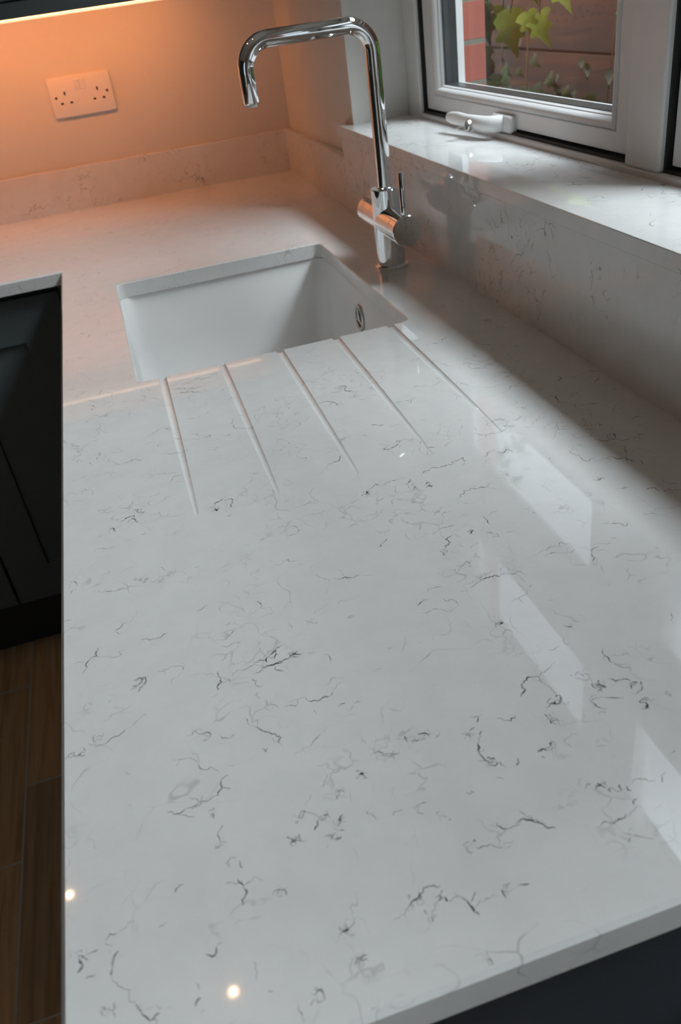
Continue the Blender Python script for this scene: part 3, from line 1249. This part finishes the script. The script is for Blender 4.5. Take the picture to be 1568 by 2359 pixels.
trace_veins()
worktop = obj('worktop', wt, [QUARTZ, VEIN], origin=(0.3, 1.0, -T))
tag(worktop, 'L-shaped white quartz worktop with grey veins, sink cut-out and five drainer grooves', 'worktop')

# upstands, splashback, sill
def slab(name, b, label, cat):
    x0, x1, y0, y1, z0, z1 = b
    bm = bmesh.new()
    e = 0.0012
    loft(bm, [[(x0 + d, y0 + d, z), (x1 - d, y0 + d, z), (x1 - d, y1 - d, z), (x0 + d, y1 - d, z)] for d, z in ((0, z0), (0, z1 - e), (e, z1))])
    o = obj(name, bm, QUARTZ_SLAB)
    return tag(o, label, cat)


slab('upstand', (XL, W, L, BY - 0.0002, 0.0, HU), 'low white quartz upstand along the back wall below the double socket', 'upstand')
slab('upstand', (W, WX - 0.0002, 1.5305, BY - 0.0002, 0.0, HU), 'short white quartz upstand between the back corner and the end of the window sill', 'upstand')
slab('splashback', (W, WX - 0.0002, 0.0, 1.5300, 0.0, HS - TS), 'tall white quartz splashback under the window sill behind the chrome tap', 'splashback')
bm = bmesh.new()
poly = [(XS, -1.18), (WX - 0.0003, -1.18), (WX - 0.0003, WY0 + 0.0005), (FX, WY0 + 0.0005), (FX, WY1 - 0.0005), (WX - 0.0003, WY1 - 0.0005), (WX - 0.0003, 1.552), (XS, 1.552)]
loft(bm, [[(x, y, z) for x, y in poly] for z in (HS - TS, HS)])
tag(obj('window_sill', bm, QUARTZ_SLAB, bevel=0.0012), 'white quartz window sill with fine grey veins below the white casement window', 'window sill')

# ---------------------------------------------------------------- sink
sk = empty('sink', ((SX0 + SX1) / 2, (SY0 + SY1) / 2, -0.235), 'white rectangular undermount sink bowl set below the quartz worktop', 'sink')
bm = bmesh.new()
o = 0.0035
x0, x1, y0, y1 = SX0 - o, SX1 + o, SY0 - o, SY1 + o


def ring(d, z, r):
    return rrect(x0 + d, x1 - d, y0 + d, y1 - d, r, z, 8)


Z1 = -T - 0.0008
prof = [ring(-0.020, Z1 - 0.012, 0.05), ring(-0.020, Z1, 0.05), ring(-0.001, Z1, 0.033), ring(0.0, Z1 - 0.0015, 0.032), ring(0.004, -0.12, 0.034), ring(0.007, -0.19, 0.036)]
for k in range(1, 7):
    a = PI / 2 * k / 6
    prof.append(ring(0.007 + 0.026 * (1 - math.cos(a)), -0.19 - 0.026 * math.sin(a), 0.036))
prof.append(ring(0.10, -0.219, 0.03))
prof.append(ring(0.155, -0.221, 0.02))
# outer skin, running back up to the rim
outer = [rrect(x0 + 0.15, x1 - 0.15, y0 + 0.15, y1 - 0.15, 0.02, -0.229, 8), ring(0.028, -0.227, 0.036), ring(0.003, -0.205, 0.040), ring(-0.004, -0.13, 0.038), ring(-0.006, Z1 - 0.012, 0.038)]
loft(bm, outer + prof, True, True)
bowl = obj('bowl', bm, CERAMIC, sk, smooth=50)
oy, oz = 1.0945, -0.0765
bm = bmesh.new()
ox = x1 - 0.0028
lathe(bm, [(0.0225, 0.0), (0.0225, 0.002), (0.0215, 0.003), (0.0165, 0.003), (0.0155, 0.0015), (0.0155, 0.0003)], (ox, oy, oz), (-1, 0, 0.04), 48, True, False)
ov = obj('overflow', bm, STEEL, sk, smooth=35)
bm = bmesh.new()
lathe(bm, [(0.0156, 0.0004), (0.0156, 0.0008)], (ox, oy, oz), (-1, 0, 0.04), 32)
obj('overflow_hole', bm, DARKHOLE, ov)
bm = bmesh.new()
for a in (90, 210, 330):
    a = math.radians(a)
    p = Vector((ox - 0.0022, oy, oz))
    q = p + Vector((0, math.cos(a), math.sin(a))) * 0.016
    tube(bm, [p, q], 0.0016, 8)
lathe(bm, [(0.0062, 0.0008), (0.0062, 0.003), (0.0, 0.0032)], (ox, oy, oz), (-1, 0, 0.04), 24, True, False)
obj('overflow_grille', bm, STEEL, ov, smooth=40)
bm = bmesh.new()
lathe(bm, [(0.045, 0), (0.045, 0.002), (0.042, 0.003), (0.034, 0.001), (0.032, 0.0045), (0.0, 0.006)], ((SX0 + SX1) / 2, (SY0 + SY1) / 2, -0.221), (0, 0, 1), 40, True, False)
obj('drain', bm, STEEL, sk, smooth=40)

# ---------------------------------------------------------------- tap
tx, ty = 0.5378, 1.0871
tap = empty('mixer_tap', (tx, ty, 0), 'tall chrome kitchen mixer tap with squared swan-neck spout beside the sink', 'tap')
bm = bmesh.new()
lathe(bm, [(0.0272, 0), (0.0272, 0.0042), (0.0262, 0.0055), (0.0235, 0.0056)], (tx, ty, 0), n=64)
obj('base_ring', bm, CHROME, tap, smooth=30)
bm = bmesh.new()
lathe(bm, [(0.0232, 0.0056), (0.0232, 0.1225), (0.0224, 0.1238), (0.0135, 0.1242), (0.0128, 0.1250), (0.0112, 0.1252)], (tx, ty, 0), n=64)
obj('tap_body', bm, CHROME, tap, smooth=30)
vz = 0.0745
VR = 0.0232
bm = bmesh.new()
lathe(bm, [(VR, -0.0640), (VR + 0.0000, 0.0640)], (tx, ty, vz), (0, 1, 0), 64)
obj('valve_barrel', bm, CHROME, tap, smooth=30)
for s in (-1, 1):
    bm = bmesh.new()
    lathe(bm, [(VR - 0.0012, 0.0630), (VR - 0.0012, 0.0648), (VR, 0.0652), (VR, 0.0888), (VR - 0.0009, 0.0898), (0, 0.0898)], (tx, ty, vz), (0, s, 0), 64, True, False)
    kn = obj('valve_knob', bm, CHROME, tap, smooth=30)
    bm = bmesh.new()
    yy = ty + s * 0.0805
    top = 0.0595 if s < 0 else 0.0595
    if s < 0:
        pts = [(tx, yy, vz + VR - 0.003), (tx, yy, vz + VR + 0.0590), (tx, yy, vz + VR + 0.0600)]
    else:
        d = Vector((0.75, 0.0, 0.661))
        p0 = Vector((tx, ty + 0.078, vz)) + d * (VR - 0.003)
        pts = [p0, p0 + d * 0.030, p0 + d * 0.031]
    tube(bm, pts, [0.0051, 0.0051, 0.0044], 24)
    obj('lever', bm, CHROME, kn, smooth=40)
# spout
RT = 0.0113
zt, xe, ze = 0.3465, 0.3515, 0.2700
pts = [(tx, ty, 0.124)]


def arc(cx, cz, r, a0, a1, n=14):
    return [(cx + r * math.cos(math.radians(a0 + (a1 - a0) * k / n)), ty, cz + r * math.sin(math.radians(a0 + (a1 - a0) * k / n))) for k in range(n + 1)]


ER = 0.036
pts += arc(tx - ER, zt - ER, ER, 0, 90)
pts += arc(xe + ER, zt - ER, ER, 90, 180)
pts += [(xe, ty, ze + 0.002)]
bm = bmesh.new()
tube(bm, pts + [(xe, ty, ze)], [RT] * len(pts) + [RT - 0.0012], 40)
obj('spout', bm, CHROME, tap, smooth=40)
bm = bmesh.new()
lathe(bm, [(0.0082, 0), (0.0082, -0.0035), (0.0070, -0.0042), (0.0, -0.0042)], (xe, ty, ze), (0, 0, 1), 32, True, False)
obj('aerator', bm, PLASTIC, tap, smooth=40)

# ---------------------------------------------------------------- double socket on the back wall
ux0, uz1 = 0.0528, 0.2936
ux1, uz0 = ux0 + 0.147, uz1 - 0.086
so = empty('double_socket', ((ux0 + ux1) / 2, BY, uz0), 'white double power socket with two switches on the back wall above the upstand', 'power socket')


def yrect(x0, x1, z0, z1, r, y, n=5):
    return [(p[0], y, p[1]) for p in rrect(x0, x1, z0, z1, r, 0, n)]


bm = bmesh.new()
loft(bm, [yrect(ux0 + d, ux1 - d, uz0 + d, uz1 - d, 0.006, BY - h) for d, h in ((0, 0), (0, 0.0070), (0.0008, 0.0086), (0.0028, 0.0096))])
cuts = []
holes = []
ucx, ucz = (ux0 + ux1) / 2, (uz0 + uz1) / 2
for sx in (-1, 1):
    cx = ucx + sx * 0.0385
    holes += [(cx - 0.002, cx + 0.002, ucz + 0.004, ucz + 0.0120), (cx - 0.0142, cx - 0.0078, ucz - 0.0150, ucz - 0.0105), (cx + 0.0078, cx + 0.0142, ucz - 0.0150, ucz - 0.0105)]
for h in holes:
    c = boxes((h[0], h[1], BY - 0.012, BY - 0.004, h[2], h[3]))
    cuts.append(c)
pl = boolean(bm, cuts)
plate = obj('faceplate', pl, PLASTIC, so, smooth=30)
for h in holes:
    obj('pin_hole', boxes((h[0], h[1], BY - 0.0080, BY - 0.0045, h[2], h[3])), DARKHOLE, plate)
for sx in (-1, 1):
    bm = bmesh.new()
    cx = ucx + sx * 0.0075
    loft(bm, [[(cx - 0.0066, BY - 0.008, ucz + 0.0115), (cx + 0.0066, BY - 0.008, ucz + 0.0115), (cx + 0.0066, BY - 0.008, ucz + 0.0340), (cx - 0.0066, BY - 0.008, ucz + 0.0340)],
              [(cx - 0.0066, BY - 0.0104, ucz + 0.0115), (cx + 0.0066, BY - 0.0104, ucz + 0.0115), (cx + 0.0066, BY - 0.0100, ucz + 0.0340), (cx - 0.0066, BY - 0.0100, ucz + 0.0340)],
              [(cx - 0.0060, BY - 0.0108, ucz + 0.0120), (cx + 0.0060, BY - 0.0108, ucz + 0.0120), (cx + 0.0060, BY - 0.0138, ucz + 0.0333), (cx - 0.0060, BY - 0.0138, ucz + 0.0333)]])
    obj('rocker_switch', bm, PLASTIC, so, bevel=0.0006)
    bm = bmesh.new()
    lathe(bm, [(0.0030, 0.0090), (0.0030, 0.0101), (0.0022, 0.0104), (0, 0.0104)], (ucx + sx * 0.0603, BY, ucz + 0.0005), (0, -1, 0), 20, True, False)
    obj('fixing_screw', bm, SCREW, so)

# ---------------------------------------------------------------- wall cabinet with LED strip under it
CX1, CY0, CZ0 = 0.42, 1.7387, 0.4175
wc = empty('wall_cabinet', (-0.25, BY, CZ0), 'dark slate wall cabinet above the socket with a lit strip beneath', 'wall cabinet')
obj('carcass', boxes((-0.92, CX1, CY0 + 0.0215, BY - 0.001, CZ0 + 0.010, 1.25)), SLATE, wc)
obj('base_panel', boxes((-0.918, CX1 - 0.002, CY0 + 0.0215, BY - 0.001, CZ0 + 0.0040, CZ0 + 0.0098)), PLASTIC, wc)['label'] = 'pale underside panel'
obj('light_pelmet', boxes((-0.92, CX1, CY0, CY0 + 0.020, CZ0, CZ0 + 0.0262)), SLATE, wc, bevel=0.0012)


def shaker(name, parent, mat, x0, x1, z0, z1, yf, th=0.021, st=0.09, rec=0.008):
    """a shaker door facing -y, front at yf"""
    bm = bmesh.new()
    a = [(x0, z0), (x1, z0), (x1, z1), (x0, z1)]
    b = [(x0 + st, z0 + st), (x1 - st, z0 + st), (x1 - st, z1 - st), (x0 + st, z1 - st)]
    P = lambda y, q: [(p[0], y, p[1]) for p in q]
    loft(bm, [P(yf + th, a), P(yf, a), P(yf, b), P(yf + rec, b)], True, True)
    return obj(name, bm, mat, parent, bevel=0.001)


for a, b in ((-0.917, -0.2515), (-0.2485, CX1 - 0.003)):
    shaker('door', wc, SLATE, a, b, CZ0 + 0.0295, 1.247, CY0 - 0.001)
ll = empty('under_cabinet_light', (-0.26, 1.87, CZ0), 'warm glowing light strip fixed under the dark wall cabinet', 'light strip')
bm = bmesh.new()
loft(bm, [[(x, 1.860, CZ0 + 0.004), (x, 1.860, CZ0 + 0.0015), (x, 1.8675, CZ0 + 0.0002), (x, 1.8725, CZ0 + 0.004)] for x in (-0.88, 0.40)])
obj('light_housing', bm, STEEL, ll)
bm = bmesh.new()
loft(bm, [[(x, 1.8684, CZ0 - 0.0040), (x, 1.8684, CZ0 - 0.0010), (x, 1.8712, CZ0 + 0.0026), (x, 1.8722, CZ0 + 0.0026), (x, 1.8694, CZ0 - 0.0040)] for x in (-0.875, 0.395)])
obj('light_diffuser', bm, LED, ll)
obj('light_lip', boxes((-0.88, 0.40, 1.8655, 1.8682, CZ0 - 0.0045, CZ0 + 0.000)), LEDLIP, ll)

# ---------------------------------------------------------------- base cabinets, back run
DY = YA + 0.025
TOP, BOT = -0.040, -0.740
for (a, b), lab in (((-0.321, -0.018), 'dark slate base cabinet with shaker door in the inner corner beside the sink run'),
                    ((-0.921, -0.324), 'dark slate base cabinet with shaker door left of the corner cabinet')):
    c = empty('base_cabinet', ((a + b) / 2, DY + 0.3, BOT), lab, 'base cabinet')
    obj('carcass', boxes((a, b, DY + 0.022, L - 0.01, BOT, -T - 0.0005)), SLATE, c)
    shaker('door', c, SLATE, a + 0.0015, b - 0.0015, BOT + 0.002, TOP, DY)
tag(obj('corner_post', boxes((-0.0175, 0.0195, DY + 0.001, DY + 0.050, BOT, -T - 0.0005)), SLATE), 'narrow dark slate corner post between the two cabinet runs', 'corner post')
tag(obj('plinth', boxes((-1.6, 0.08, 1.577, 1.595, FLOOR, BOT - 0.0005)), PLINTH), 'near-black plinth board under the back run of cabinets', 'plinth')

# sink run: cabinet faces look left, end panel looks towards the camera
FXD = 0.022


def shaker_x(name, parent, mat, y0, y1, z0, z1, xf, th=0.021, st=0.09, rec=0.008):
    bm = bmesh.new()
    a = [(y0, z0), (y1, z0), (y1, z1), (y0, z1)]
    b = [(y0 + st, z0 + st), (y1 - st, z0 + st), (y1 - st, z1 - st), (y0 + st, z1 - st)]
    P = lambda x, q: [(x, p[0], p[1]) for p in q]
    loft(bm, [P(xf + th, a), P(xf, a), P(xf, b), P(xf + rec, b)], True, True)
    return obj(name, bm, mat, parent, bevel=0.001)


for (a, b), lab in (((0.045, 0.775), 'dark slate base cabinet under the drainer end of the worktop'),
                    ((0.779, 1.509), 'dark slate base cabinet around the white sink bowl')):
    c = empty('base_cabinet', (0.3, (a + b) / 2, BOT), lab, 'base cabinet')
    if a < 0.5:
        obj('carcass', boxes((FXD + 0.023, 0.59, a, b, BOT, -T - 0.0005)), SLATE, c)
    else:
        obj('carcass', boxes((FXD + 0.023, FXD + 0.035, a, b, BOT, -T - 0.0005), (0.58, 0.59, a, b, BOT, -T - 0.0005),
                             (FXD + 0.035, 0.58, a, b, BOT, BOT + 0.018)), SLATE, c)
    shaker_x('door', c, SLATE, a + 0.0015, b - 0.0015, BOT + 0.002, TOP, FXD)
tag(obj('end_panel', boxes((FXD, W - 0.002, 0.024, 0.0445, FLOOR, -T - 0.0005)), NAVY, bevel=0.001), 'dark blue-grey end panel under the near edge of the worktop', 'end panel')
tag(obj('plinth', boxes((0.081, 0.098, 0.046, 1.5765, FLOOR, BOT - 0.0005)), PLINTH), 'near-black plinth board under the sink run of cabinets', 'plinth')

# ---------------------------------------------------------------- ceiling downlights
for (x, y), lab in (((-0.069, 0.877), 'recessed ceiling downlight mirrored near the bottom edge of the worktop'),
                    ((-0.439, 1.271), 'recessed ceiling downlight mirrored at the left edge of the worktop')):
    d = empty('downlight', (x, y, CEILZ), lab, 'downlight', 'ceiling downlights')
    bm = bmesh.new()
    lathe(bm, [(0.043, 0), (0.043, 0.003), (0.040, 0.0045), (0.027, 0.0030), (0.0165, 0.0009), (0.0158, 0.0007)], (x, y, CEILZ), (0, 0, -1), 32, False, False)
    obj('bezel', bm, UPVC, d, smooth=40)
    bm = bmesh.new()
    lathe(bm, [(0.0, 0.0036), (0.004, 0.0034), (0.0062, 0.0022)], (x, y, CEILZ), (0, 0, -1), 32, False, False)
    obj('lamp', bm, LAMP, d, smooth=60)
    bm = bmesh.new()
    lathe(bm, [(0.0064, 0.0016), (0.0110, 0.0017), (0.0155, 0.0012), (0.0160, 0.0009)], (x, y, CEILZ), (0, 0, -1), 32, False, False)
    obj('lamp_halo', bm, GLOW, d, smooth=60)  # glowing ring standing in for the lamp's halo

# ---------------------------------------------------------------- outside
struct('ground', boxes((OUT, 9, NEAR - 4, 7, FLOOR - 0.16, FLOOR - 0.08)), GROUND)
struct('ground', boxes((-8, OUT - 0.01, NEAR - 9, NEAR - 0.16, FLOOR - 0.14, FLOOR - 0.06)), GROUND)
FNX = 1.42
fn = empty('timber_fence', (FNX, 1.8, FLOOR - 0.08), 'brown horizontal-board timber fence outside the window', 'fence')
bm = bmesh.new()
for k in range(14):
    z = -0.86 + k * 0.146
    box(bm, FNX, FNX + 0.022, -1.4, 5.0, z, z + 0.140)
box(bm, FNX + 0.016, FNX + 0.021, -1.4, 5.0, -0.86, -0.86 + 14 * 0.146)
obj('fence_boards', bm, TIMBER, fn, bevel=0.003)
for k in range(4):
    y = -1.3 + k * 2.0
    obj('fence_post', boxes((FNX + 0.023, FNX + 0.10, y, y + 0.08, FLOOR - 0.08, 1.16)), TIMBER, fn)


def leaf(bm, p, size, d, nrm, fold=0.25, kind='ivy'):
    """a single bent leaf: p = stalk end, d = direction of the tip, nrm = facing"""
    d = Vector(d).normalized()
    nrm = Vector(nrm)
    nrm = (nrm - d * nrm.dot(d)).normalized()
    s = d.cross(nrm)
    if kind == 'ivy':
        half = [(0.0, 0.0), (0.16, -0.10), (0.36, -0.04), (0.50, 0.14), (0.36, 0.26), (0.30, 0.36), (0.42, 0.52), (0.40, 0.60), (0.22, 0.62), (0.12, 0.80), (0.05, 0.98), (0.0, 1.10)]
    else:
        half = [(0.0, 0.0), (0.14, 0.12), (0.22, 0.35), (0.22, 0.58), (0.13, 0.84), (0.0, 1.05)]
    mid = [bm.verts.new(Vector(p) + size * (d * y + nrm * (0.10 * math.sin(3 * y) - 0.22 * y * y))) for x, y in half]
    for sg in (-1, 1):
        side = [bm.verts.new(Vector(p) + size * (s * sg * x + d * y + nrm * (fold * abs(x) * (1 if kind == 'ivy' else .6) + 0.10 * math.sin(3 * y) - 0.22 * y * y))) for x, y in half]
        for i in range(len(half) - 1):
            vs = []
            for v in (mid[i], mid[i + 1], side[i + 1], side[i]):
                vs.append(v)
            try:
                bm.faces.new(vs if sg > 0 else list(reversed(vs)))
            except ValueError:
                pass


# ivy spray hanging in front of the fence
iv = empty('ivy', (1.12, 1.75, 0.6), 'bright green ivy spray hanging outside in front of the brown fence', 'ivy')
bm = bmesh.new()
lv = [((1.10, 1.790, 0.290), 0.088, (0.05, -0.12, -1.0)), ((1.10, 1.825, 0.298), 0.050, (0.0, 0.5, -0.7)), ((1.09, 1.690, 0.290), 0.052, (0.1, -0.35, -0.8)),
      ((1.11, 1.670, 0.285), 0.066, (0.0, -0.45, -0.8)), ((1.12, 1.720, 0.355), 0.052, (0.0, -0.2, -1)), ((1.10, 1.565, 0.345), 0.060, (0.0, -0.45, -0.7)),
      ((1.14, 1.62, 0.40), 0.06, (0.1, -0.5, -0.8)), ((1.12, 1.78, 0.42), 0.065, (0, 0.2, -1)), ((1.10, 1.68, 0.47), 0.06, (-.2, -0.1, -1)), ((1.13, 1.86, 0.37), 0.05, (0, 0.3, -.9)),
      ((1.12, 1.50, 0.40), 0.055, (-.1, -0.4, -.8)), ((1.12, 1.56, 0.47), 0.06, (0, -0.2, -1)), ((1.15, 1.83, 0.50), 0.06, (0, 0.3, -.9))]
for p, s, d in lv:
    leaf(bm, p, s, d, (-0.75 + random.uniform(-.2, .2), -0.45 + random.uniform(-.3, .3), 0.45), 0.3)
obj('leaves', bm, IVY, iv, smooth=60)
bm = bmesh.new()
stems = [[(1.13, 1.72, 0.62), (1.12, 1.73, 0.48), (1.11, 1.765, 0.38), (1.10, 1.79, 0.290)], [(1.11, 1.765, 0.38), (1.11, 1.69, 0.33), (1.09, 1.690, 0.292)],
         [(1.12, 1.73, 0.48), (1.11, 1.66, 0.40), (1.11, 1.670, 0.285)], [(1.12, 1.73, 0.48), (1.10, 1.81, 0.38), (1.10, 1.825, 0.298)], [(1.13, 1.72, 0.62), (1.12, 1.58, 0.46), (1.10, 1.565, 0.345)],
         [(1.13, 1.72, 0.62), (1.14, 1.84, 0.52), (1.13, 1.86, 0.37)]]
for s in stems:
    tube(bm, s, 0.0015, 6)
obj('stem', bm, STEM, iv)
# ivy creeping over the brick edge and the fence
iv2 = empty('ivy', (1.38, 2.3, -0.9), 'dark green weeds and ivy growing low on the fence outside', 'ivy')
bm = bmesh.new()
rnd = random.Random(3)
for k in range(150):
    y = rnd.uniform(1.5, 3.4)
    z = rnd.uniform(-0.5, 0.22) if rnd.random() < 0.65 else rnd.uniform(0.1, 0.35) * (1 if y > 2.35 else 0.5)
    leaf(bm, (FNX - rnd.uniform(0.02, 0.10), y, z), rnd.uniform(0.025, 0.05), (0.1, rnd.uniform(-1, 1), -0.8), (-1, rnd.uniform(-.5, .3), 0.5), 0.3)
obj('leaves', bm, IVYD, iv2, smooth=60)
bm = bmesh.new()
for k in range(9):
    y = 1.6 + 0.2 * k
    tube(bm, [(FNX - 0.03, y, FLOOR - 0.08), (FNX - 0.05, y + 0.08, -0.4), (FNX - 0.03, y + rnd.uniform(-.1, .2), rnd.uniform(0.0, 0.25))], 0.002, 6)
obj('stem', bm, STEM, iv2)
# bright shrub directly outside the window
sh = empty('shrub', (1.26, 1.08, FLOOR - 0.08), 'bright green leafy shrub outside the window, mirrored in the chrome tap', 'shrub')
bm = bmesh.new()
for k in range(420):
    y = rnd.uniform(0.75, 1.42)
    z = rnd.uniform(-0.45, 0.40)
    x = 1.24 + rnd.uniform(-0.10, 0.12)
    leaf(bm, (x, y, z), rnd.uniform(0.05, 0.085), (rnd.uniform(-.8, 0.2), rnd.uniform(-1, 1), rnd.uniform(-0.5, 0.8)), (-0.6, rnd.uniform(-.5, .5), 0.8), 0.1, 'shrub')
obj('leaves', bm, HEDGE, sh, smooth=60)
bm = bmesh.new()
for k in range(8):
    y = 0.8 + 0.08 * k
    tube(bm, [(1.26, y, FLOOR - 0.08), (1.25 + rnd.uniform(-.05, .05), y + rnd.uniform(-.05, .05), -0.3), (1.24, y + rnd.uniform(-.1, .1), 0.28)], [0.010, 0.007, 0.003], 8)
obj('stem', bm, STEM, sh)

# tall evergreen growing up behind the far end of the fence
tr = empty('evergreen_bush', (1.85, 4.0, FLOOR - 0.08), 'dark evergreen bush rising behind the far end of the fence', 'bush')
bm = bmesh.new()
for k in range(900):
    y = rnd.uniform(3.0, 5.0)
    top = 1.25 + 1.2 * min(1, (y - 2.95) / 0.9)
    leaf(bm, (1.72 + rnd.uniform(-0.06, 0.35), y, rnd.uniform(0.9, top)), rnd.uniform(0.09, 0.16), (rnd.uniform(-1, .3), rnd.uniform(-1, 1), rnd.uniform(-1, 1)), (-0.6, rnd.uniform(-.5, .5), 0.6), 0.2, 'shrub')
obj('leaves', bm, IVYD, tr, smooth=60)
bm = bmesh.new()
for k in range(6):
    y = 3.1 + 0.35 * k
    tube(bm, [(1.85, y, FLOOR - 0.08), (1.84, y + 0.05, 0.6), (1.83, y, 1.1 + 1.0 * min(1, (y - 2.95) / 0.9))], [0.03, 0.02, 0.008], 8)
obj('stem', bm, STEM, tr)

# darker creeper clinging to the outer corner of the brickwork
cr = empty('creeper', (0.98, 1.72, FLOOR - 0.08), 'dark creeper at the corner of the red brick outside the window', 'creeper')
bm = bmesh.new()
for k in range(170):
    leaf(bm, (0.945 + rnd.uniform(-0.01, 0.06), rnd.uniform(1.60, 1.86), rnd.uniform(-0.3, 0.6)), rnd.uniform(0.03, 0.055), (rnd.uniform(-.2, .2), rnd.uniform(-.6, .6), -0.8), (-0.6, rnd.uniform(-1, -.3), 0.4), 0.25)
obj('leaves', bm, IVYD, cr, smooth=60)
bm = bmesh.new()
for k in range(5):
    x = 0.945 + 0.012 * k
    tube(bm, [(x, 1.62 + 0.04 * k, FLOOR - 0.08), (x + rnd.uniform(-.01, .01), 1.64 + 0.04 * k, -0.2), (x + rnd.uniform(-.01, .01), 1.62 + 0.05 * k, 0.55)], [0.006, 0.004, 0.002], 8)
obj('stem', bm, STEM, cr)
